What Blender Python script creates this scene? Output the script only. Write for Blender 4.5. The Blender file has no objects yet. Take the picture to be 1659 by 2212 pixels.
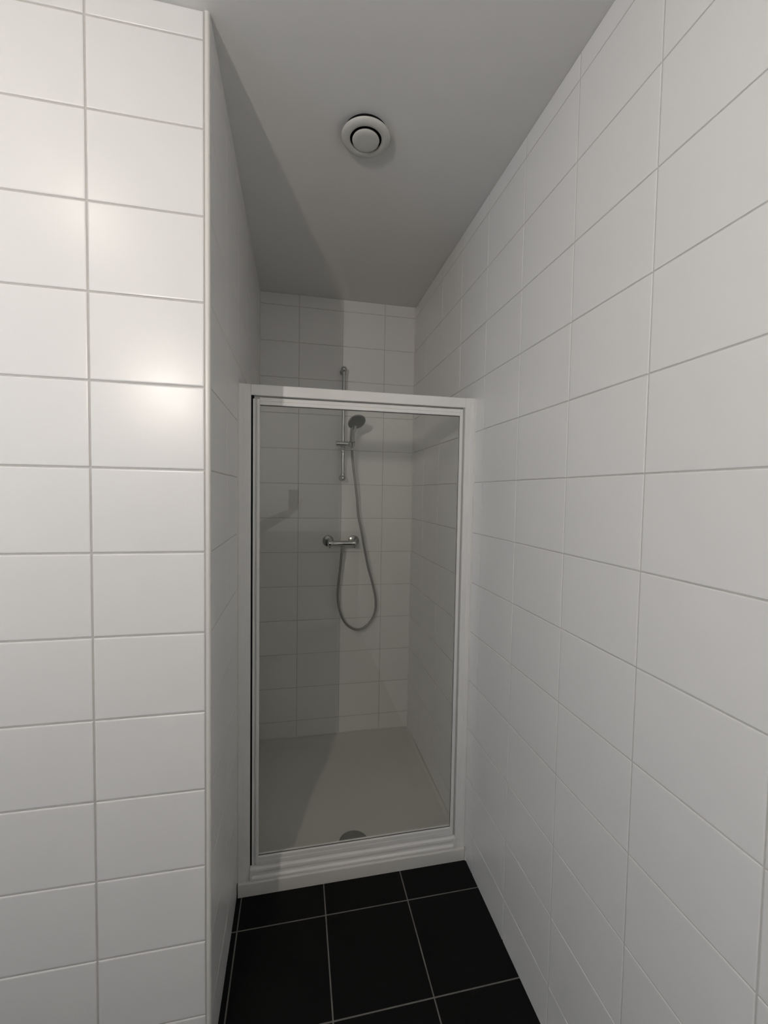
import bpy, bmesh, math, random
from mathutils import Vector, Matrix

random.seed(7)
SC = bpy.context.scene
COL = SC.collection
ZF = 1.3478                      # fitted level of the sixth tile joint above the floor

# ------------------------------------------------------------------ camera
yaw, pitch, roll = 0.2044, -0.0441, 0.0165
f0 = Vector((math.sin(yaw), math.cos(yaw), 0)); r0 = Vector((math.cos(yaw), -math.sin(yaw), 0)); u0 = Vector((0, 0, 1))
fw = f0 * math.cos(pitch) + u0 * math.sin(pitch); u1 = -f0 * math.sin(pitch) + u0 * math.cos(pitch)
rt = r0 * math.cos(roll) + u1 * math.sin(roll); up = -r0 * math.sin(roll) + u1 * math.cos(roll)
CAM = Vector((0.2058, -1.1004, 0.1517 + ZF))
cd = bpy.data.cameras.new('camera'); cam = bpy.data.objects.new('camera', cd); COL.objects.link(cam)
cd.sensor_fit = 'HORIZONTAL'; cd.sensor_width = 36; cd.lens = 914.03 / 1659 * 36
cd.clip_start = 0.01
cam.matrix_world = Matrix(((rt.x, up.x, -fw.x, CAM.x), (rt.y, up.y, -fw.y, CAM.y), (rt.z, up.z, -fw.z, CAM.z), (0, 0, 0, 1)))
SC.camera = cam

# ------------------------------------------------------------------ world / exposure
SC.view_settings.view_transform = 'Standard'; SC.view_settings.look = 'None'
SC.view_settings.gamma = 1; SC.view_settings.use_curve_mapping = False
SC.view_settings.exposure = 0.0
W = bpy.data.worlds.new('world'); SC.world = W; W.use_nodes = True
W.node_tree.nodes['Background'].inputs[0].default_value = (0.50, 0.70, 1.0, 1)
DAYLIGHT = 3.2
W.node_tree.nodes['Background'].inputs[1].default_value = DAYLIGHT
PENDANT_L, CEIL_LAMP_L = 880.0, 72.0
WARM = (1.0, 0.915, 0.82)

# ------------------------------------------------------------------ helpers
def mat(name, col, rough=0.5, metal=0.0, spec=0.5, bump=None, noise=None, coat=0):
    m = bpy.data.materials.new(name); m.use_nodes = True
    nt = m.node_tree; b = nt.nodes['Principled BSDF']
    b.inputs['Base Color'].default_value = (*col, 1); b.inputs['Roughness'].default_value = rough
    b.inputs['Metallic'].default_value = metal; b.inputs['Specular IOR Level'].default_value = spec
    b.inputs['Coat Weight'].default_value = coat
    tc = nt.nodes.new('ShaderNodeTexCoord')
    if noise:                                   # (scale, amount): faint mottling of the colour itself
        n = nt.nodes.new('ShaderNodeTexNoise'); n.inputs['Scale'].default_value = noise[0]; n.inputs['Detail'].default_value = 4
        nt.links.new(tc.outputs['Object'], n.inputs['Vector'])
        mx = nt.nodes.new('ShaderNodeMix'); mx.data_type = 'RGBA'
        a = noise[1]
        mx.inputs['A'].default_value = (*[c * (1 - a) for c in col], 1); mx.inputs['B'].default_value = (*[min(1, c * (1 + a)) for c in col], 1)
        nt.links.new(n.outputs['Fac'], mx.inputs['Factor']); nt.links.new(mx.outputs['Result'], b.inputs['Base Color'])
    if bump:                                    # (scale, strength, distance)
        n = nt.nodes.new('ShaderNodeTexNoise'); n.inputs['Scale'].default_value = bump[0]; n.inputs['Detail'].default_value = 3
        nt.links.new(tc.outputs['Object'], n.inputs['Vector'])
        bp = nt.nodes.new('ShaderNodeBump'); bp.inputs['Strength'].default_value = bump[1]; bp.inputs['Distance'].default_value = bump[2]
        nt.links.new(n.outputs['Fac'], bp.inputs['Height']); nt.links.new(bp.outputs['Normal'], b.inputs['Normal'])
    return m

M = {
    'tile': mat('white_satin_tile', (0.87, 0.865, 0.855), 0.30, spec=0.5, bump=(9, 0.25, 0.004), noise=(3, 0.02)),
    'grout': mat('light_grout', (0.60, 0.585, 0.56), 0.85, spec=0.2, noise=(60, 0.12)),
    'paint': mat('ceiling_paint', (0.84, 0.835, 0.825), 0.9, spec=0.15, bump=(220, 0.12, 0.001), noise=(2, 0.02)),
    'plaster': mat('rear_plaster', (0.62, 0.60, 0.57), 0.8, spec=0.2, noise=(5, 0.03)),
    'darkpanel': mat('dark_lower_panel', (0.10, 0.095, 0.09), 0.5, noise=(5, 0.1)),
    'trim': mat('white_pvc_trim', (0.78, 0.77, 0.73), 0.35, noise=(20, 0.02)),
    'seal': mat('silicone_sealant', (0.76, 0.75, 0.71), 0.4, noise=(40, 0.05), bump=(90, 0.3, 0.001)),
    'ftile': mat('black_floor_tile', (0.0065, 0.0063, 0.006), 0.6, spec=0.12, bump=(140, 0.25, 0.001), noise=(7, 0.35)),
    'fgrout': mat('grey_floor_grout', (0.19, 0.18, 0.165), 0.9, spec=0.1, noise=(25, 0.4)),
    'frame': mat('white_coated_aluminium', (0.87, 0.865, 0.85), 0.33, noise=(10, 0.02)),
    'rubber': mat('black_rubber', (0.006, 0.006, 0.007), 0.7, spec=0.2, noise=(30, 0.1)),
    'tray': mat('white_acrylic_tray', (0.70, 0.69, 0.66), 0.38, noise=(5, 0.03), bump=(4, 0.1, 0.002)),
    'chrome': mat('polished_chrome', (0.56, 0.57, 0.57), 0.08, metal=1, noise=(15, 0.02)),
    'chromedull': mat('dull_chrome', (0.34, 0.345, 0.34), 0.22, metal=1, noise=(15, 0.05)),
    'spray': mat('grey_spray_face', (0.075, 0.085, 0.088), 0.45, noise=(120, 0.1)),
    'hole': mat('dark_nozzle', (0.03, 0.03, 0.03), 0.6, noise=(90, 0.1)),
    'plastic': mat('white_vent_plastic', (0.66, 0.655, 0.62), 0.45, noise=(12, 0.03)),
    'ventdark': mat('dark_duct', (0.008, 0.008, 0.008), 0.9, spec=0.1, noise=(12, 0.1)),
}

def glass_mat():
    m = bpy.data.materials.new('clear_glass'); m.use_nodes = True; nt = m.node_tree
    nt.nodes.remove(nt.nodes['Principled BSDF']); out = nt.nodes['Material Output']
    t = nt.nodes.new('ShaderNodeBsdfTransparent'); t.inputs[0].default_value = (0.985, 0.988, 0.975, 1)
    g = nt.nodes.new('ShaderNodeBsdfGlossy'); g.inputs['Roughness'].default_value = 0.0
    fr = nt.nodes.new('ShaderNodeFresnel'); fr.inputs[0].default_value = 1.5
    # same reflectance from either side of the thin pane
    geo = nt.nodes.new('ShaderNodeNewGeometry')
    mr = nt.nodes.new('ShaderNodeMix'); mr.data_type = 'FLOAT'; mr.inputs['A'].default_value = 1.5; mr.inputs['B'].default_value = 1 / 1.5
    nt.links.new(geo.outputs['Backfacing'], mr.inputs['Factor'])
    lw = nt.nodes.new('ShaderNodeLayerWeight'); lw.inputs['Blend'].default_value = 0.5
    p = nt.nodes.new('ShaderNodeMath'); p.operation = 'POWER'; p.inputs[1].default_value = 5
    nt.links.new(lw.outputs['Facing'], p.inputs[0])
    ma = nt.nodes.new('ShaderNodeMath'); ma.operation = 'MULTIPLY_ADD'; ma.inputs[1].default_value = 0.96; ma.inputs[2].default_value = 0.04
    nt.links.new(p.outputs[0], ma.inputs[0])
    nt.nodes.remove(fr); nt.nodes.remove(mr); nt.nodes.remove(geo)
    mx = nt.nodes.new('ShaderNodeMixShader')
    nt.links.new(ma.outputs[0], mx.inputs[0]); nt.links.new(t.outputs[0], mx.inputs[1]); nt.links.new(g.outputs[0], mx.inputs[2])
    nt.links.new(mx.outputs[0], out.inputs['Surface'])
    return m
M['glass'] = glass_mat()

def emis(name, col, s):
    m = bpy.data.materials.new(name); m.use_nodes = True; nt = m.node_tree
    b = nt.nodes['Principled BSDF']; b.inputs['Base Color'].default_value = (.8, .8, .8, 1)
    b.inputs['Emission Color'].default_value = (*col, 1); b.inputs['Emission Strength'].default_value = s
    return m

def obj(name, bm, m, parent=None, smooth=False, mats=None):
    me = bpy.data.meshes.new(name); bmesh.ops.recalc_face_normals(bm, faces=bm.faces) if mats is None else None
    bm.to_mesh(me); bm.free()
    for mm in (mats or [m]): me.materials.append(mm)
    if smooth:
        for p in me.polygons: p.use_smooth = True
        me.set_sharp_from_angle(angle=math.radians(40))
    o = bpy.data.objects.new(name, me); COL.objects.link(o)
    if parent:
        o.parent = parent
        if parent.type == 'EMPTY': o.matrix_parent_inverse = Matrix.Translation(-parent.location)
    return o

def thing(name, label, cat, loc, group=None):
    o = bpy.data.objects.new(name, None); COL.objects.link(o); o.location = loc; o.empty_display_size = 0.05
    tag(o, label, cat, group); return o
def tag(o, label, cat, group=None):
    o['label'] = label; o['category'] = cat
    if group: o['group'] = group
    return o
def struct(o): o['kind'] = 'structure'; return o

def box(bm, a, b, bev=0, seg=2):
    x0, y0, z0 = a; x1, y1, z1 = b
    t = bmesh.new()
    vs = [t.verts.new(c) for c in ((x0, y0, z0), (x1, y0, z0), (x1, y1, z0), (x0, y1, z0), (x0, y0, z1), (x1, y0, z1), (x1, y1, z1), (x0, y1, z1))]
    for q in ((0, 3, 2, 1), (4, 5, 6, 7), (0, 1, 5, 4), (1, 2, 6, 5), (2, 3, 7, 6), (3, 0, 4, 7)): t.faces.new([vs[i] for i in q])
    if bev: bmesh.ops.bevel(t, geom=t.edges[:] , offset=bev, segments=seg, affect='EDGES', profile=0.5)
    merge(bm, t)
def merge(bm, t):
    me = bpy.data.meshes.new('tmp'); t.to_mesh(me); t.free(); bm.from_mesh(me); bpy.data.meshes.remove(me)

def lathe(bm, prof, o=(0, 0, 0), axis=(0, 0, 1), n=48):
    """prof: list of (radius, height along axis); closed at radius 0."""
    ax = Vector(axis).normalized(); a = ax.orthogonal().normalized(); b = ax.cross(a); o = Vector(o)
    rings = []
    for r, h in prof:
        if r < 1e-7: rings.append([bm.verts.new(o + ax * h)])
        else: rings.append([bm.verts.new(o + ax * h + (a * math.cos(2 * math.pi * i / n) + b * math.sin(2 * math.pi * i / n)) * r) for i in range(n)])
    for A, B in zip(rings, rings[1:]):
        for i in range(n):
            j = (i + 1) % n
            if len(A) == 1 and len(B) == 1: continue
            if len(A) == 1: bm.faces.new((A[0], B[i], B[j]))
            elif len(B) == 1: bm.faces.new((A[i], A[j], B[0]))
            else: bm.faces.new((A[i], A[j], B[j], B[i]))

def cyl(bm, p0, p1, r0, r1=None, bev=0.001, n=32):
    p0 = Vector(p0); p1 = Vector(p1); L = (p1 - p0).length; r1 = r0 if r1 is None else r1
    lathe(bm, [(0, 0), (r0 - bev, 0), (r0, bev), (r1, L - bev), (r1 - bev, L), (0, L)], p0, p1 - p0, n)

def sphere_prof(r, h0=0, n=16):
    return [(r * math.sin(math.pi * i / n) if 0 < i < n else 0, h0 - r * math.cos(math.pi * i / n)) for i in range(n + 1)]

def sweep(bm, prof, pts, closed=True):
    """straight extrusion of a 2-D (y,z) profile along x between two x values."""
    x0, x1 = pts
    A = [bm.verts.new((x0, y, z)) for y, z in prof]; B = [bm.verts.new((x1, y, z)) for y, z in prof]
    n = len(prof)
    for i in range(n):
        j = (i + 1) % n; bm.faces.new((A[i], A[j], B[j], B[i]))
    bm.faces.new(A[::-1]); bm.faces.new(B)
def sweepz(bm, prof, zs):
    z0, z1 = zs
    A = [bm.verts.new((x, y, z0)) for x, y in prof]; B = [bm.verts.new((x, y, z1)) for x, y in prof]
    n = len(prof)
    for i in range(n):
        j = (i + 1) % n; bm.faces.new((A[i], A[j], B[j], B[i]))
    bm.faces.new(A[::-1]); bm.faces.new(B)

def tube(bm, pts, r, n=12, sub=6, rib=0.0, ribn=0):
    """smooth tube through points (Catmull-Rom)"""
    P = [Vector(p) for p in pts]; P = [2 * P[0] - P[1]] + P + [2 * P[-1] - P[-2]]; C = []
    for i in range(1, len(P) - 2):
        for s in range(sub):
            t = s / sub; a, b, c, d = P[i - 1:i + 3]
            C.append(0.5 * ((2 * b) + (c - a) * t + (2 * a - 5 * b + 4 * c - d) * t * t + (-a + 3 * b - 3 * c + d) * t ** 3))
    C.append(P[-2])
    nrm = Vector((0, 1, 0)); rings = []
    for i, c in enumerate(C):
        T = (C[min(i + 1, len(C) - 1)] - C[max(i - 1, 0)]).normalized()
        nrm = (nrm - T * nrm.dot(T)).normalized(); bn = T.cross(nrm)
        rr = r + (rib if i % 2 else 0)
        rings.append([bm.verts.new(c + (nrm * math.cos(2 * math.pi * k / n) + bn * math.sin(2 * math.pi * k / n)) * rr) for k in range(n)])
    for A, B in zip(rings, rings[1:]):
        for k in range(n): bm.faces.new((A[k], A[(k + 1) % n], B[(k + 1) % n], B[k]))
    bm.faces.new(rings[0][::-1]); bm.faces.new(rings[-1])

def tiled(name, o, ud, vd, us, vs, joint=0.0036, thick=0.08, tm='tile', gm='grout', depth=0.0016, tilt=0.00018, bev=0.0022, hole=None, ext=(0, 0)):
    """A tiled surface as one mesh: o origin, ud/vd in-plane axes, normal = ud x vd; us/vs joint positions incl. both ends."""
    o = Vector(o); ud = Vector(ud); vd = Vector(vd); nd = ud.cross(vd)
    bm = bmesh.new(); j = joint / 2
    P = lambda u, v, d: bm.verts.new(o + ud * u + vd * v + nd * d)
    def inhole(ua, ub, va, vb):
        return hole and (ua + ub) / 2 > hole[0] and (ua + ub) / 2 < hole[1] and (va + vb) / 2 > hole[2] and (va + vb) / 2 < hole[3]
    for ui in range(len(us) - 1):
        for vi in range(len(vs) - 1):
            a, b, c, d = us[ui], us[ui + 1], vs[vi], vs[vi + 1]
            if inhole(a, b, c, d): continue
            la = lb = j
            lc = ld = j
            if b - a < 0.012 or d - c < 0.012: e = 0.0006
            else: e = bev
            t = [random.uniform(-tilt, tilt) for _ in range(4)]
            t0 = random.uniform(-tilt, tilt)
            def ring(k, dep, tl=False):
                q = [(a + la + k, c + lc + k), (b - lb - k, c + lc + k), (b - lb - k, d - ld - k), (a + la + k, d - ld - k)]
                return [P(u, v, dep + (t[i] * .5 if tl else 0)) for i, (u, v) in enumerate(q)]
            R0 = ring(0, -depth); R1 = ring(0.0001, -depth * 0.45); R2 = ring(e * 0.4, -depth * 0.14, True); R3 = ring(e, 0, True)
            for A, B in ((R0, R1), (R1, R2), (R2, R3)):
                for i in range(4):
                    f = bm.faces.new((A[i], A[(i + 1) % 4], B[(i + 1) % 4], B[i]))
                    f.smooth = False
            bm.faces.new(R3)
            # grout bed under this tile
            g = [P(a, c, -depth), P(b, c, -depth), P(b, d, -depth), P(a, d, -depth)]
            f = bm.faces.new(g); f.material_index = 1
    # backing slab, cell by cell columns/rows around a hole
    def slab(a, b, c, d):
        q = [P(a, c, -depth - 0.0005), P(b, c, -depth - 0.0005), P(b, d, -depth - 0.0005), P(a, d, -depth - 0.0005), P(a, c, -thick), P(b, c, -thick), P(b, d, -thick), P(a, d, -thick)]
        for f in ((0, 1, 2, 3), (7, 6, 5, 4), (0, 4, 5, 1), (1, 5, 6, 2), (2, 6, 7, 3), (3, 7, 4, 0)):
            bm.faces.new([q[i] for i in f]).material_index = 1
    if hole:
        h = hole; slab(us[0] - ext[0], h[0], vs[0], vs[-1]); slab(h[1], us[-1] + ext[1], vs[0], vs[-1]); slab(h[0], h[1], vs[0], h[2]); slab(h[0], h[1], h[3], vs[-1])
    else: slab(us[0] - ext[0], us[-1] + ext[1], vs[0], vs[-1])
    return struct(obj(name, bm, None, mats=[M[tm], M[gm]]))

# ------------------------------------------------------------------ room dimensions
WX = 0.8964; YD = 0.4781; YB = 1.3955; ZC = 1.2656 + ZF; ZT = ZF - 1.2974      # right wall, frame plane, back wall, ceiling, tray top
XL = -1.75; YR = -2.60                                                       # left wall and rear wall of the washroom
rows = [-0.004] + [ZF + (6 - k) * 0.2 for k in range(12, -1, -1)] + [ZC]
def joints(first, pitch, lo, hi):
    a = first
    while a > lo: a -= pitch
    out = [lo]; a += pitch
    while a < hi - 0.004:
        if a > lo + 0.004: out.append(a)
        a += pitch
    return out + [hi]

# ------------------------------------------------------------------ structure
HALF = YB + 0.1
# bright wall facing the camera left of the opening
tiled('wall_front', (XL, 0, 0), (1, 0, 0), (0, 0, 1), [u - XL for u in joints(-0.2621, 0.25, XL, -0.0125)], rows, joint=0.0046, depth=0.0022, bev=0.003, thick=HALF)
# return of that wall into the shower niche
tiled('wall_left', (0, 0.0125, 0), (0, 1, 0), (0, 0, 1), [y - 0.0125 for y in joints(0.25, 0.25, 0.0125, YB)], rows, joint=0.003, thick=0.012)
tiled('wall_back', (0, YB, 0), (1, 0, 0), (0, 0, 1), joints(0.2151, 0.248, 0.0, WX), rows, joint=0.003, thick=0.10)
tiled('wall_right', (WX, YB, 0), (0, -1, 0), (0, 0, 1), sorted([YB - y for y in joints(-0.3637, 0.2555, YR, YB)]), rows, joint=0.003, thick=0.10)
wj = joints(-0.15, 0.25, YR, 0)
hz0, hz1, hy0, hy1 = rows[6], rows[11], wj[3], wj[7]
tiled('wall_side', (XL, YR, 0), (0, 1, 0), (0, 0, 1), [y - YR for y in wj], rows, joint=0.003, thick=0.14, hole=(hy0 - YR, hy1 - YR, hz0, hz1), ext=(0.1, 0))
# rear wall (only ever seen as a faint reflection in the shower glass): tiles above, dark panelling below
DADO = 1.07
tiled('wall_rear', (WX, YR, DADO), (-1, 0, 0), (0, 0, 1), [WX - x for x in reversed(joints(0.2151, 0.25, XL, WX))], [0] + [z - DADO for z in rows[6:]], thick=0.10, ext=(0.1, 0))
bm = bmesh.new(); box(bm, (XL, YR - 0.10, 0), (WX + 0.1, YR - 0.004, DADO))
struct(obj('wall_dado', bm, M['darkpanel']))

bm = bmesh.new(); box(bm, (XL - 0.14, YR - 0.1, ZC), (WX + 0.1, YB + 0.1, ZC + 0.12)); struct(obj('ceiling', bm, M['paint']))
fx = [x - XL for x in joints(0.3184, 0.3003, XL - 0.14, WX + 0.10)]; fy = [y - YR for y in joints(0.3445, 0.3080, YR - 0.1, YD + 0.03)]
tiled('floor', (XL, YR, 0), (1, 0, 0), (0, 1, 0), fx, fy, joint=0.0042, tm='ftile', gm='fgrout', depth=0.0008, bev=0.0012, tilt=0.0001, thick=0.1)
bm = bmesh.new(); box(bm, (0, YD + 0.032, -0.1), (WX, YB, -0.002)); struct(obj('floor', bm, M['fgrout']))

# window in the side wall: daylight comes from here
bm = bmesh.new(); t = 0.05; xw0, xw1 = XL - 0.12, XL - 0.05
box(bm, (xw0, hy0, hz0), (xw1, hy0 + t, hz1), .003); box(bm, (xw0, hy1 - t, hz0), (xw1, hy1, hz1), .003)
box(bm, (xw0, hy0 + t, hz0), (xw1, hy1 - t, hz0 + t), .003); box(bm, (xw0, hy0 + t, hz1 - t), (xw1, hy1 - t, hz1), .003)
w = struct(obj('window_1', bm, M['trim']))
bm = bmesh.new(); box(bm, (xw0 + .03, hy0 + t, hz0 + t), (xw0 + .036, hy1 - t, hz1 - t)); obj('window_pane', bm, M['glass'], w)
pl = bpy.data.lights.new('window_daylight', 'AREA'); pl.shape = 'RECTANGLE'; pl.size = hy1 - hy0 - 2 * t; pl.size_y = hz1 - hz0 - 2 * t
pl.cycles.is_portal = True
po = bpy.data.objects.new('window_daylight', pl); COL.objects.link(po)
po.location = (xw0 - 0.01, (hy0 + hy1) / 2, (hz0 + hz1) / 2); po.rotation_euler = (math.radians(90), 0, math.radians(-90))

# corner trim of the opening: white plastic edge strip with rounded nose
bm = bmesh.new()
prof = [(-0.0115, -0.0006), (-0.0062, -0.0012)] + [(-0.006 + 0.006 * math.sin(a), 0.0048 - 0.006 * math.cos(a)) for a in [math.radians(d) for d in range(10, 91, 16)]] + [(0.0, 0.0118), (-0.0115, 0.0118)]
sweepz(bm, prof, (0, ZC)); struct(obj('trim_1', bm, M['trim'], smooth=True))

def bead(p0, p1, r):
    bm = bmesh.new(); p0 = Vector(p0); p1 = Vector(p1); n = max(2, int((p1 - p0).length / 0.03))
    d = (p1 - p0).normalized(); a = d.orthogonal().normalized(); b = d.cross(a); rings = []
    for i in range(n + 1):
        rr = r * random.uniform(0.88, 1.1); c = p0.lerp(p1, i / n)
        rings.append([bm.verts.new(c + (a * math.cos(2 * math.pi * k / 10) + b * math.sin(2 * math.pi * k / 10)) * rr) for k in range(10)])
    for A, B in zip(rings, rings[1:]):
        for k in range(10): bm.faces.new((A[k], A[(k + 1) % 10], B[(k + 1) % 10], B[k]))
    return bm
TN = [2]
def sealant(p0, p1, r=0.003):
    o = struct(obj('trim_%d' % TN[0], bead(p0, p1, r), M['seal'], smooth=True)); TN[0] += 1; return o
sealant((0.0, YB, ZT + .001), (WX, YB, ZT + .001), .0035)                # tray against back wall
sealant((WX, YD + 0.05, ZT + .001), (WX, YB, ZT + .001), .0035)          # tray against right wall
sealant((0.0, YD + 0.05, ZT + .001), (0.0, YB, ZT + .001), .0035)
sealant((WX, YB, ZT), (WX, YB, ZC), .0045)                              # back right corner
sealant((0, YB, ZT), (0, YB, ZC), .003)
sealant((0.0005, YD + .002, ZT), (0.0005, YD + .002, ZF + .53), .004)    # frame against left wall
sealant((WX - .0005, YD + .002, ZT), (WX - .0005, YD + .002, ZF + .53), .004)
sealant((WX - .0005, YD - .012, .001), (WX - .0005, YD - .012, ZT - .004), .004)

# ------------------------------------------------------------------ shower tray
tray = thing('shower_tray', 'low white acrylic shower tray with rounded front lip on the black floor', 'shower tray', (WX / 2, (YD + YB) / 2, 0))
bm = bmesh.new()
x0, x1, y0, y1 = 0.0045, WX - 0.0045, 0.467, YB - 0.003
N = 44; G = {}
def th(x, y):
    d = min(x - x0, x1 - x, y - y0, y1 - y); s = min(1, max(0, (d - 0.030) / 0.03)); s = s * s * (3 - 2 * s)
    lip = 0.006 - 0.006 * math.sqrt(max(0, 1 - (1 - min(1, max(0, (y - y0) / 0.006))) ** 2))
    return ZT - 0.009 * s - lip - 0.002 * s * max(0, 1 - math.hypot(x - 0.449, y - 0.592) / 0.4)
xs = [x0 + (x1 - x0) * i / N for i in range(N + 1)]
ys = [y0, y0 + .0006, y0 + .0015, y0 + .003, y0 + .006] + [y0 + .006 + (y1 - y0 - .006) * i / N for i in range(1, N + 1)]
for i, x in enumerate(xs):
    for j, y in enumerate(ys): G[i, j] = bm.verts.new((x, y, th(x, y)))
J = len(ys) - 1
for i in range(N):
    for j in range(J): bm.faces.new((G[i, j], G[i + 1, j], G[i + 1, j + 1], G[i, j + 1]))
B = [bm.verts.new((x, y, 0.0)) for x, y in ((x0, y0), (x1, y0), (x1, y1), (x0, y1))]
bm.faces.new([B[0], B[1]] + [G[i, 0] for i in range(N, -1, -1)])
bm.faces.new([B[1], B[2]] + [G[N, j] for j in range(J, -1, -1)])
bm.faces.new([B[2], B[3]] + [G[i, J] for i in range(0, N + 1)])
bm.faces.new([B[3], B[0]] + [G[0, j] for j in range(0, J + 1)])
bm.faces.new(B[::-1])
obj('basin', bm, M['tray'], tray, smooth=True)

zd = ZT - 0.0103
dr = thing('drain_cover', 'round dull grey drain cover in the shower tray behind the door', 'drain cover', (0.449, 0.592, zd))
bm = bmesh.new(); lathe(bm, [(0, 0), (0.057, 0), (0.057, .003), (0.0555, .0055), (0.050, .0068), (0.020, .0078), (0, .008)], (0.449, 0.592, zd), n=64)
obj('cover_disc', bm, M['chromedull'], dr, smooth=True)
bm = bmesh.new(); lathe(bm, [(0.057, 0), (0.0605, 0), (0.0605, .0015), (0.057, .002)], (0.449, 0.592, zd), n=64)
obj('rim', bm, M['chromedull'], dr, smooth=True)

# ------------------------------------------------------------------ shower enclosure
enc = thing('shower_enclosure', 'white framed shower enclosure with a clear glass pivot door across the niche', 'shower door', (WX / 2, YD + 0.02, ZT))
ZTOP = ZF + 0.5305
def vprofile(xa, xb, mirror):
    """wall channel plus slightly recessed adjusting profile, as one extrusion"""
    w = xb - xa; F = YD
    pr = [(0, F + .036), (0, F + .0015), (.0015, F), (w * .42, F), (w * .42 + .0008, F + .0008), (w * .42 + .0008, F + .0026), (w - .0015, F + .0026), (w, F + .0045), (w, F + .036)]
    return [((xb - x) if mirror else (xa + x), y) for x, y in pr]
for side in (0, 1):
    bm = bmesh.new()
    sweepz(bm, vprofile(0.0035, 0.0455, False) if side == 0 else vprofile(0.8540, WX - 0.0035, True), (ZT + .0005, ZTOP))
    obj('wall_profile', bm, M['frame'], enc)
bm = bmesh.new()
b0, b1 = ZF + .4925, ZTOP
sweep(bm, [(YD + .034, b0), (YD + .003, b0), (YD + .0015, b0 + .0015), (YD + .0012, b0 + .006), (YD + .0012, b1 - .002), (YD + .003, b1), (YD + .034, b1)], (0.046, 0.8535))
obj('top_rail', bm, M['frame'], enc)
bm = bmesh.new()
zs0, zs1 = ZT + .0008, ZF - 1.2495
sweep(bm, [(YD + .034, zs0), (YD - .003, zs0), (YD - .004, zs0 + .0015), (YD - .004, zs0 + .008), (YD - .0025, zs0 + .0095), (YD + .004, zs0 + .011), (YD + .0045, zs0 + .020),
           (YD + .001, zs0 + .023), (YD + .0002, zs0 + .030), (YD + .001, zs0 + .037), (YD + .004, zs0 + .042), (YD + .010, zs1 - .0015), (YD + .016, zs1), (YD + .034, zs1)], (0.047, 0.8525))
obj('threshold', bm, M['frame'], enc)
for xa, xb in ((0.046, 0.0535), (0.846, 0.8535)):
    bm = bmesh.new(); box(bm, (xa, YD - .006, zs0), (xb, YD + .006, zs1 - .006), .0012); obj('end_cap', bm, M['frame'], enc)
# gaskets: black on the hinge side, light magnetic strip on the closing side
bm = bmesh.new(); box(bm, (0.0455, YD + .012, zs1), (0.0525, YD + .022, b0)); g = obj('hinge_gasket', bm, M['rubber'], enc); g['label'] = 'black rubber strip in the hinge side gap'
bm = bmesh.new(); box(bm, (0.0465, YD + .004, b0 - .0085), (0.0555, YD + .020, b0 - .0005), .0008); g = obj('pivot_block', bm, M['rubber'], enc); g['label'] = 'small black pivot block at the top corner'
bm = bmesh.new(); box(bm, (0.8455, YD + .008, zs1 + .001), (0.8535, YD + .020, b0)); obj('magnetic_strip', bm, mat('grey_seal_strip', (0.50, 0.50, 0.48), .5, noise=(30, .05)), enc)
# door leaf
L0, L1, D0, D1 = 0.0520, 0.8450, zs1 + .0015, ZF + .4860
fy_ = YD + .004; by_ = YD + .024
bm = bmesh.new()
stl = [(L0, by_), (L0, fy_ + .002), (L0 + .001, fy_), (L0 + .0075, fy_), (L0 + .0080, fy_ + .008), (L0 + .0140, fy_ + .008), (L0 + .0145, fy_ + .0008), (L0 + .0225, fy_ + .0008), (L0 + .0235, fy_ + .002), (L0 + .0235, by_)]
sweepz(bm, stl, (D0, D1 - .006))
str_ = [(L1, by_), (L1, fy_ + .001), (L1 - .001, fy_), (L1 - .010, fy_), (L1 - .0112, fy_ + .0015), (L1 - .0112, by_)]
sweepz(bm, str_, (D0, D1))
def hrail(za, zb, xa, xb, flip):
    h = zb - za
    pr = [(by_, 0), (fy_ + .001, 0), (fy_, .001), (fy_, h * .42), (fy_ + .0018, h * .42 + .0006), (fy_ + .0018, h * .50), (fy_, h * .50 + .0006), (fy_, h - .001), (fy_ + .001, h), (by_, h)]
    sweep(bm, [(y, (zb - z) if flip else (za + z)) for y, z in pr], (xa, xb))
hrail(ZF + .4605, D1, L0 + .0237, L1 - .0114, False)
hrail(D0, ZF - 1.2150, L0 + .0237, L1 - .0114, True)
leaf = obj('door_leaf', bm, M['frame'], enc)
bm = bmesh.new(); box(bm, (L0 + .020, YD + .014, D0 + .012), (L1 - .008, YD + .019, D1 - .012)); p_ = obj('glass_pane', bm, M['glass'], leaf); p_['label'] = 'clear glass pane'
bm = bmesh.new()
ga, gb, gc, gd = L0 + .0235, L1 - .0112, ZF - 1.2150, ZF + .4605
for a, b in (((ga, YD + .0115, gc), (gb, YD + .0138, gc + .0018)), ((ga, YD + .0115, gd - .0018), (gb, YD + .0138, gd)), ((gb - .0014, YD + .0115, gc), (gb, YD + .0138, gd))):
    box(bm, a, b)
p_ = obj('glazing_seal', bm, mat('dark_grey_seal', (0.10, 0.10, 0.10), .6, noise=(30, .1)), leaf); p_['label'] = 'thin dark seal around the glass'

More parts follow.
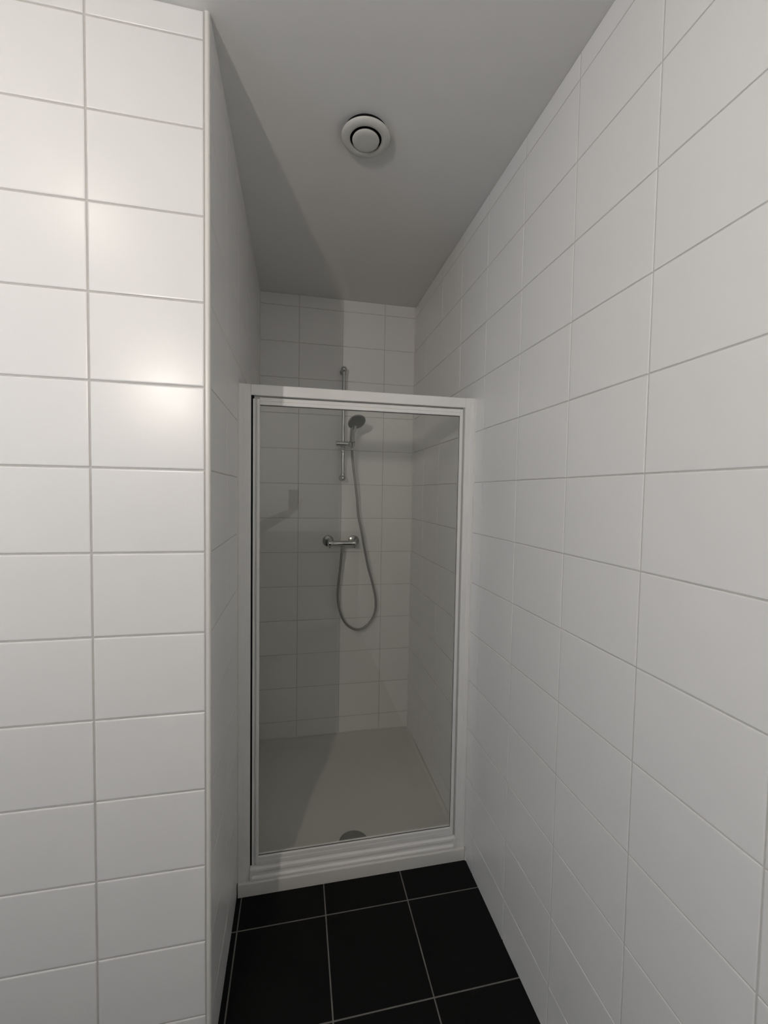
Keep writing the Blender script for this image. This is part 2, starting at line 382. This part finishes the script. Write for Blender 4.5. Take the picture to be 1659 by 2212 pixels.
# ------------------------------------------------------------------ riser rail
RX, RY = 0.4655, 1.340
rail = thing('shower_rail', 'chrome vertical shower rail with ball ends on the back wall', 'shower rail', (RX, YB, 1.58))
bm = bmesh.new(); cyl(bm, (RX, RY, 1.590), (RX, RY, 2.195), .0092); obj('pole', bm, M['chrome'], rail, smooth=True)
for z, s in ((2.200, 1), (1.583, -1)):
    bm = bmesh.new()
    lathe(bm, sphere_prof(.0175), (RX, RY - .002, z), (0, 0, 1), 32)
    lathe(bm, [(0, 0), (.0185, 0), (.0185, .004), (.0125, .010), (.0110, .040), (.0, .045)], (RX, YB - .0005, z - s * .002), (0, -1, 0), 32)
    cyl(bm, (RX, RY, z - s * .012), (RX, RY, z - s * .028), .0118)
    obj('end_bracket', bm, M['chrome'], rail, smooth=True)
SZ = 1.7785
bm = bmesh.new()
lathe(bm, [(0, 0), (.012, 0), (.0145, .0025), (.0152, .012), (.0152, .094), (.0145, .1045), (.012, .107), (0, .107)], (0.4235, RY - .008, SZ), (1, 0, 0), 40)
cyl(bm, (RX, RY, SZ - .0165), (RX, RY, SZ + .0155), .0150)
sl = obj('slider', bm, M['chrome'], rail, smooth=True)
bm = bmesh.new(); lathe(bm, sphere_prof(.0085), (RX, RY - .012, SZ - .026), (0, 0, 1), 24); cyl(bm, (RX, RY, SZ - .034), (RX, RY, SZ - .016), .0125)
obj('slider_knob', bm, M['chrome'], sl, smooth=True)
# cradle for the hand shower
bm = bmesh.new(); lathe(bm, [(.0135, -.011), (.0165, -.011), (.0180, .011), (.0155, .011), (.0135, -.011)], (0.5125, 1.302, 1.7785), (-.01, -.42, .9), 32)
obj('cradle', bm, M['chrome'], sl, smooth=True)

# ------------------------------------------------------------------ hand shower
hs = thing('hand_shower', 'chrome hand shower with round grey spray face clipped in the rail slider', 'shower head', (0.5125, 1.305, 1.765))
nrm = Vector((0.25, -0.59, -0.80)).normalized(); HC = Vector((0.5240, 1.200, 1.883))
back = HC - nrm * 0.016
bm = bmesh.new()
pts = [Vector((0.5128, 1.3110, 1.7560)), Vector((0.5118, 1.3000, 1.7780)), Vector((0.5098, 1.2790, 1.8060)), Vector((0.5085, 1.2560, 1.8330)), Vector((0.5100, 1.2340, 1.8560)), back + Vector((-.002, .004, -.002))]
rad = [.0100, .0115, .0142, .0150, .0160, .0175]
rings = []; nn = Vector((1, 0, 0)); Cc = []
P_ = [2 * pts[0] - pts[1]] + pts + [2 * pts[-1] - pts[-2]]
for i in range(1, len(P_) - 2):
    for s in range(8):
        t = s / 8; a, b, c, d = P_[i - 1:i + 3]
        Cc.append((0.5 * ((2 * b) + (c - a) * t + (2 * a - 5 * b + 4 * c - d) * t * t + (-a + 3 * b - 3 * c + d) * t ** 3), rad[i - 1] + (rad[i] - rad[i - 1]) * t))
Cc.append((pts[-1], rad[-1]))
for i, (c, r) in enumerate(Cc):
    T = (Cc[min(i + 1, len(Cc) - 1)][0] - Cc[max(i - 1, 0)][0]).normalized(); nn = (nn - T * nn.dot(T)).normalized(); bn = T.cross(nn)
    rings.append([bm.verts.new(c + (nn * math.cos(2 * math.pi * k / 28) + bn * math.sin(2 * math.pi * k / 28) * .85) * r) for k in range(28)])
for A, B_ in zip(rings, rings[1:]):
    for k in range(28): bm.faces.new((A[k], A[(k + 1) % 28], B_[(k + 1) % 28], B_[k]))
bm.faces.new(rings[0][::-1]); bm.faces.new(rings[-1])
hd = obj('handle', bm, M['chrome'], hs, smooth=True)
bm = bmesh.new()
lathe(bm, [(0, -.030), (.016, -.029), (.032, -.022), (.046, -.010), (.0505, -.003), (.0510, 0), (.0490, .0018), (0.0475, .0018)], HC, nrm, 56)
head = obj('head', bm, M['chromedull'], hs, smooth=True)
bm = bmesh.new(); lathe(bm, [(.0478, -.0005), (.0478, .0020), (.046, .0032), (.030, .0042), (0, .0048)], HC, nrm, 56); obj('spray_face', bm, M['spray'], head, smooth=True)['label'] = 'dark grey spray face'
bm = bmesh.new(); a_ = nrm.orthogonal().normalized(); b_ = nrm.cross(a_)
for rr, k in ((.010, 6), (.020, 12), (.030, 18), (.040, 24)):
    for i in range(k):
        c = HC + nrm * (.0026 + .0018 * (1 - (rr / .046) ** 2)) + (a_ * math.cos(2 * math.pi * i / k) + b_ * math.sin(2 * math.pi * i / k)) * rr
        lathe(bm, [(.0014, 0), (.0011, .0016), (0, .0017)], c, nrm, 8)
obj('nozzles', bm, M['hole'], head)['kind'] = 'stuff'

# ------------------------------------------------------------------ hose
HP = [(0.5128, 1.3115, 1.757), (0.5148, 1.3122, 1.727), (0.5177, 1.3130, 1.6918), (0.5273, 1.3140, 1.6174), (0.5382, 1.3155, 1.5411), (0.5477, 1.3175, 1.4642), (0.5566, 1.3219, 1.3706), (0.5747, 1.3200, 1.2843), (0.5931, 1.3220, 1.1863), (0.6189, 1.330, 1.0708), (0.6487, 1.335, 0.9658), (0.6676, 1.335, 0.8768), (0.6673, 1.335, 0.8048), (0.6445, 1.335, 0.7475), (0.6008, 1.335, 0.7064), (0.5549, 1.335, 0.6977), (0.509, 1.335, 0.7207), (0.477, 1.335, 0.762), (0.4533, 1.335, 0.8271), (0.4445, 1.335, 0.8927), (0.4473, 1.332, 0.9692), (0.4555, 1.329, 1.0479), (0.4609, 1.326, 1.1237), (0.464, 1.325, 1.160)]
bm = bmesh.new(); tube(bm, HP, .0066, n=14, sub=26, rib=.0007)
hose = obj('shower_hose', bm, M['hose'] if 'hose' in M else mat('ribbed_metal_hose', (0.36, 0.345, 0.335), .45, metal=0.8, noise=(300, .15)), smooth=True)
tag(hose, 'grey ribbed metal shower hose hanging in a long loop below the mixer tap', 'shower hose')
bm = bmesh.new(); cyl(bm, (0.5124, 1.3113, 1.766), (0.5136, 1.3118, 1.742), .0088, .0076); obj('hose_nut', bm, M['chrome'], hose, smooth=True)
bm = bmesh.new(); cyl(bm, (0.4640, 1.325, 1.150), (0.4645, 1.325, 1.178), .0078, .0092); obj('hose_nut', bm, M['chrome'], hose, smooth=True)

# ------------------------------------------------------------------ mixer tap
MX, MZ, MY = 0.4665, 1.2075, 1.325
mx = thing('mixer_tap', 'chrome bar mixer tap with two round wall plates and end knobs', 'tap', (MX, YB, 1.21))
for s in (-1, 1):
    bm = bmesh.new()
    lathe(bm, [(0, 0), (.0325, 0), (.0325, .004), (.0300, .0085), (.022, .0115), (.0165, .0125), (.0165, .040), (.0, .040)], (MX - .0015 + s * .0755, YB - .0005, 1.2145), (0, -1, 0), 48)
    obj('wall_plate', bm, M['chromedull'], mx, smooth=True)
bm = bmesh.new()
lathe(bm, [(0, 0), (.0160, 0), (.0170, .003), (.0170, .008), (.0160, .011), (.0165, .075), (.0160, .139), (.0170, .142), (.0170, .147), (.0160, .150), (0, .150)], (MX - .075, MY, MZ), (1, 0, 0), 40)
for s in (-1, 1): cyl(bm, (MX + s * .0735, YB - .036, 1.2135), (MX + s * .058, MY, MZ), .0135)
cyl(bm, (0.4645, MY, MZ - .005), (0.4645, MY, MZ - .024), .0105)
bar = obj('body', bm, M['chrome'], mx, smooth=True)
for s in (-1, 1):
    bm = bmesh.new()
    lathe(bm, [(0, -.001), (.0195, -.001), (.0205, .002), (.0205, .017), (.0190, .021), (.011, .0235), (0, .024)], (MX + s * .0610, MY, MZ), (s, 0, 0), 40)
    box(bm, (MX + s * .0720 - .004, MY - .0055, MZ - .026), (MX + s * .0720 + .004, MY + .0055, MZ - .012), .002)
    obj('knob', bm, M['chrome'], mx, smooth=True)

# ------------------------------------------------------------------ ceiling vent
VX, VY = 0.408, 0.246
vent = thing('ceiling_vent', 'round white exhaust vent valve with a centre disc on the ceiling', 'vent', (VX, VY, ZC))
bm = bmesh.new(); lathe(bm, [(0, .0005), (.0665, .0005), (.0665, .0160), (.0500, .0160), (.0500, .0020), (0, .0020)], (VX, VY, ZC), (0, 0, -1), 64); obj('collar', bm, M['ventdark'], vent, smooth=True)['label'] = 'dark recessed collar'
bm = bmesh.new(); lathe(bm, [(r_, h_ + .0035) for r_, h_ in ((.0495, .0128), (.0715, .0118), (.0735, .0105), (.0755, .0115), (.0750, .0145), (.0720, .0180), (.066, .0205), (.058, .0212), (.0520, .0205), (.0490, .0185), (.0485, .016), (.0495, .0128))], (VX, VY, ZC), (0, 0, -1), 72)
obj('outer_ring', bm, M['plastic'], vent, smooth=True)
bm = bmesh.new(); lathe(bm, [(0, .003), (.010, .003), (.010, .019), (.036, .019), (.0405, .0210), (.0420, .024), (.0408, .0275), (.0365, .0298), (.026, .0305), (0, .0302)], (VX, VY, ZC), (0, 0, -1), 64)
obj('centre_disc', bm, M['plastic'], vent, smooth=True)

# ------------------------------------------------------------------ lamps of the washroom (behind and left of the camera)
LX, LY, LZ = -0.478, -1.44, 2.035
wl = thing('pendant_lamp', 'slim opal tube pendant lamp hanging on a thin cord from the ceiling', 'lamp', (LX, LY, ZC))
bm = bmesh.new(); lathe(bm, [(0, 0), (.040, 0), (.040, .012), (.030, .020), (.006, .022), (0, .022)], (LX, LY, ZC - .0005), (0, 0, -1), 40); obj('ceiling_rose', bm, M['trim'], wl, smooth=True)
bm = bmesh.new(); cyl(bm, (LX, LY, LZ + .09), (LX, LY, ZC - .020), .0025); obj('cord', bm, M['rubber'], wl, smooth=True)
bm = bmesh.new(); lathe(bm, [(0, 0), (.0155, 0), (.0155, .035), (.010, .042), (0, .044)], (LX, LY, LZ + .050), (0, 0, 1), 32); obj('socket', bm, M['chrome'], wl, smooth=True)
bm = bmesh.new(); lathe(bm, [(0, -.050), (.008, -.049), (.013, -.043), (.013, .050), (0, .050)], (LX, LY, LZ), (0, 0, 1), 32); obj('bulb', bm, emis('warm_tube', WARM, PENDANT_L), wl, smooth=True)
CX, CY = -0.61, -0.83
cl = thing('ceiling_lamp', 'round flush opal ceiling lamp of the washroom', 'lamp', (CX, CY, ZC))
bm = bmesh.new(); lathe(bm, [(0, 0), (.065, 0), (.065, .012), (.058, .014), (0, .014)], (CX, CY, ZC - .0005), (0, 0, -1), 48); obj('base', bm, M['trim'], cl, smooth=True)
bm = bmesh.new(); lathe(bm, [(.036, .0145), (.040, .030), (.038, .044), (.026, .054), (0, .058)], (CX, CY, ZC - .0005), (0, 0, -1), 48)
obj('shade', bm, emis('opal_glow', WARM, CEIL_LAMP_L), cl, smooth=True)

# ------------------------------------------------------------------ the photographer, seen only as a faint reflection in the shower glass
def skel(name, V, E, m, parent=None, root=0, sub=2):
    """V: list of (x,y,z,r[,r2]); E: edges. One continuous skinned surface."""
    me = bpy.data.meshes.new(name); bm = bmesh.new(); L = bm.verts.layers.skin.verify(); vs = []
    for i, v in enumerate(V):
        b = bm.verts.new(v[:3]); b[L].radius = (v[3], v[4] if len(v) > 4 else v[3]); b[L].use_root = (i == root); vs.append(b)
    for a, b in E: bm.edges.new((vs[a], vs[b]))
    bm.to_mesh(me); bm.free(); me.materials.append(m)
    o = bpy.data.objects.new(name, me); COL.objects.link(o)
    k = o.modifiers.new('skin', 'SKIN'); k.use_smooth_shade = True; k.branch_smoothing = 0.6
    s = o.modifiers.new('sub', 'SUBSURF'); s.levels = s.render_levels = sub
    if parent: o.parent = parent; o.matrix_parent_inverse = Matrix.Translation(-parent.location)
    return o
PX, PY = -0.52, -1.45
skin = mat('skin', (0.50, 0.33, 0.25), .5, noise=(40, .06)); navy = mat('dark_knit', (0.020, 0.021, 0.024), .9, noise=(120, .3)); jean = mat('dark_trousers', (0.025, 0.027, 0.035), .85, noise=(150, .2))
hairm = mat('dark_hair', (0.02, 0.014, 0.010), .9, spec=.1, noise=(200, .3)); shoe = mat('dark_shoe', (0.02, .02, .02), .5, noise=(30, .2))
pr = thing('person', 'person in dark sweater and trousers holding up a phone, reflected in the shower glass', 'person', (PX, PY, 0))
V = [(PX, PY, .93, .095, .065), (PX, PY, 1.12, .105, .07), (PX, PY, 1.30, .130, .085), (PX, PY, 1.41, .10, .08), (PX, PY + .01, 1.48, .050), (PX, PY + .02, 1.53, .052), (PX, PY + .03, 1.585, .070, .082), (PX, PY + .03, 1.65, .074, .086), (PX, PY + .025, 1.70, .058, .068),
     # right arm (raised) 9-13
     (PX + .17, PY + .01, 1.385, .050), (PX + .29, PY + .05, 1.29, .042), (PX + .425, PY + .10, 1.195, .035), (PX + .55, PY + .145, 1.275, .031), (-.170 + .348, -1.162, 1.357, .0215),
     # left arm (hanging) 14-18
     (PX - .17, PY, 1.385, .050), (PX - .215, PY - .01, 1.25, .042), (PX - .235, PY - .01, 1.10, .034), (PX - .235, PY + .04, .96, .029), (PX - .230, PY + .075, .86, .021),
     # legs 19-26
     (PX + .075, PY, .80, .062), (PX + .10, PY + .01, .68, .060), (PX + .11, PY + .015, .49, .052), (PX + .115, PY - .01, .30, .046), (PX + .12, PY - .02, .09, .034),
     (PX - .075, PY, .80, .062), (PX - .10, PY + .01, .68, .060), (PX - .11, PY + .015, .49, .052), (PX - .115, PY - .01, .30, .046), (PX - .12, PY - .02, .09, .034)]
E_ = [(0, 1), (1, 2), (2, 3), (3, 4), (4, 5), (5, 6), (6, 7), (7, 8), (3, 9), (9, 10), (10, 11), (11, 12), (12, 13), (3, 14), (14, 15), (15, 16), (16, 17), (17, 18),
      (0, 19), (19, 20), (20, 21), (21, 22), (22, 23), (0, 24), (24, 25), (25, 26), (26, 27), (27, 28)]
# face relief: nose, chin, ears
def addv(v, link): V.append(v); E_.append((link, len(V) - 1)); return len(V) - 1
addv((PX + .004, PY + .128, 1.615, .011), 6); addv((PX + .002, PY + .10, 1.545, .024), 5)
addv((PX + .082, PY + .02, 1.61, .012, .02), 6); addv((PX - .082, PY + .02, 1.61, .012, .02), 6)
# right hand: palm and fingers gripping the edge of the phone
def hand(wr, palm, knucks, tips, thumb):
    p_i = addv((*palm, .024, .016), wr)
    for (k, t) in zip(knucks, tips):
        a = addv((*k, .0095), p_i); mid = tuple((x + y) / 2 + d for x, y, d in zip(k, t, (.004, -.006, 0))); b = addv((*mid, .0085), a); addv((*t, .0072), b)
    a = addv((*thumb[0], .0110), p_i); b = addv((*thumb[1], .0098), a); addv((*thumb[2], .0085), b)
hand(13, (.203, -1.150, 1.395), [(.226, -1.135, 1.382), (.233, -1.133, 1.402), (.238, -1.131, 1.423), (.241, -1.130, 1.444)],
     [(.232, -1.110, 1.386), (.238, -1.108, 1.406), (.242, -1.108, 1.427), (.243, -1.108, 1.448)],
     ((.180, -1.142, 1.405), (.163, -1.130, 1.420), (.146, -1.120, 1.436)))
hand(18, (PX - .228, PY + .095, .80), [(PX - .226, PY + .065, .755), (PX - .227, PY + .083, .750), (PX - .228, PY + .102, .752), (PX - .228, PY + .119, .760)],
     [(PX - .216, PY + .078, .700), (PX - .214, PY + .096, .690), (PX - .215, PY + .113, .695), (PX - .217, PY + .129, .715)],
     ((PX - .214, PY + .122, .805), (PX - .204, PY + .138, .780), (PX - .200, PY + .145, .750)))
skel('body', V, E_, skin, pr)
g = .012
TV = [(x, y, z, r[0] + g, (r[1] if len(r) > 1 else r[0]) + g) for (x, y, z, *r) in [V[0], V[1], V[2], V[3], V[4], V[9], V[10], V[11], V[12], V[14], V[15], V[16], V[17]]]
TV[0] = (PX, PY, .90, .168, .128); TV[1] = (PX, PY, 1.12, .150, .112); TV[2] = (PX, PY, 1.30, .168, .118); TV[4] = (V[4][0], V[4][1], 1.455, .060, .060)
TV.append((V[13][0] - .014, V[13][1] - .005, V[13][2] - .012, .031, .031)); TV.append((V[18][0], V[18][1] - .008, V[18][2] + .02, .030, .030))
TE = [(0, 1), (1, 2), (2, 3), (3, 4), (3, 5), (5, 6), (6, 7), (7, 8), (8, 13), (3, 9), (9, 10), (10, 11), (11, 12), (12, 14)]
skel('sweater', TV, TE, navy, pr)
LV = [(PX, PY, 1.00, .140, .105), (PX, PY, .90, .150, .112)] + [(x, y, z, r[0] + .011, r[0] + .011) for (x, y, z, *r) in V[19:29]]
LV[2] = (PX + .085, PY, .78, .090, .090); LV[7] = (PX - .085, PY, .78, .090, .090); LV[3] = (PX + .10, PY + .01, .66, .078, .078); LV[8] = (PX - .10, PY + .01, .66, .078, .078)
skel('trousers', LV, [(0, 1), (1, 2), (2, 3), (3, 4), (4, 5), (5, 6), (1, 7), (7, 8), (8, 9), (9, 10), (10, 11)], jean, pr)
for s in (1, -1):
    skel('shoe', [(PX + s * .12, PY - .05, .052, .040, .048), (PX + s * .122, PY + .04, .042, .045, .038), (PX + s * .125, PY + .14, .034, .042, .028), (PX + s * .126, PY + .19, .028, .030, .022)], [(0, 1), (1, 2), (2, 3)], shoe, pr)
bm = bmesh.new()                                   # short hair cap following the skull
lathe(bm, [(0, .100), (.040, .094), (.066, .076), (.082, .045), (.087, .010), (.085, -.030), (.072, -.055), (.066, -.055), (.070, -.02), (.07, .02), (0, .08)], (0, 0, 0), (0, 0, 1), 32)
for v in bm.verts:
    v.co.y *= 1.12
    if v.co.y > .02 and v.co.z < .045: v.co.z = .045 + (v.co.z - .045) * .15
bmesh.ops.transform(bm, matrix=Matrix.Translation((PX, PY + .015, 1.655)), verts=bm.verts)
obj('hair', bm, hairm, pr, smooth=True)
for s in (1, -1):
    bm = bmesh.new(); lathe(bm, sphere_prof(.0115), (PX + s * .031, PY + .103, 1.625), (0, 1, 0), 16); obj('eye', bm, mat('eye_white', (.6, .6, .58), .3, noise=(50, .02)), pr, smooth=True)
ph = thing('phone', 'black phone held up in one hand, reflected in the shower glass', 'phone', tuple(CAM - fw * .009))
R3 = Matrix(((rt.x, up.x, -fw.x), (rt.y, up.y, -fw.y), (rt.z, up.z, -fw.z)))
bm = bmesh.new(); box(bm, (-.056, -.130, .0050), (.018, .017, .0130), .0025); bmesh.ops.transform(bm, matrix=Matrix.Translation(CAM) @ R3.to_4x4(), verts=bm.verts)
obj('phone_body', bm, mat('phone_glass_black', (.01, .01, .011), .15, noise=(10, .05)), ph)
bm = bmesh.new(); box(bm, (-.052, -.126, .0131), (.014, .013, .0134)); bmesh.ops.transform(bm, matrix=Matrix.Translation(CAM) @ R3.to_4x4(), verts=bm.verts)
obj('screen', bm, emis('lit_screen', (.8, .85, .9), .25), ph)
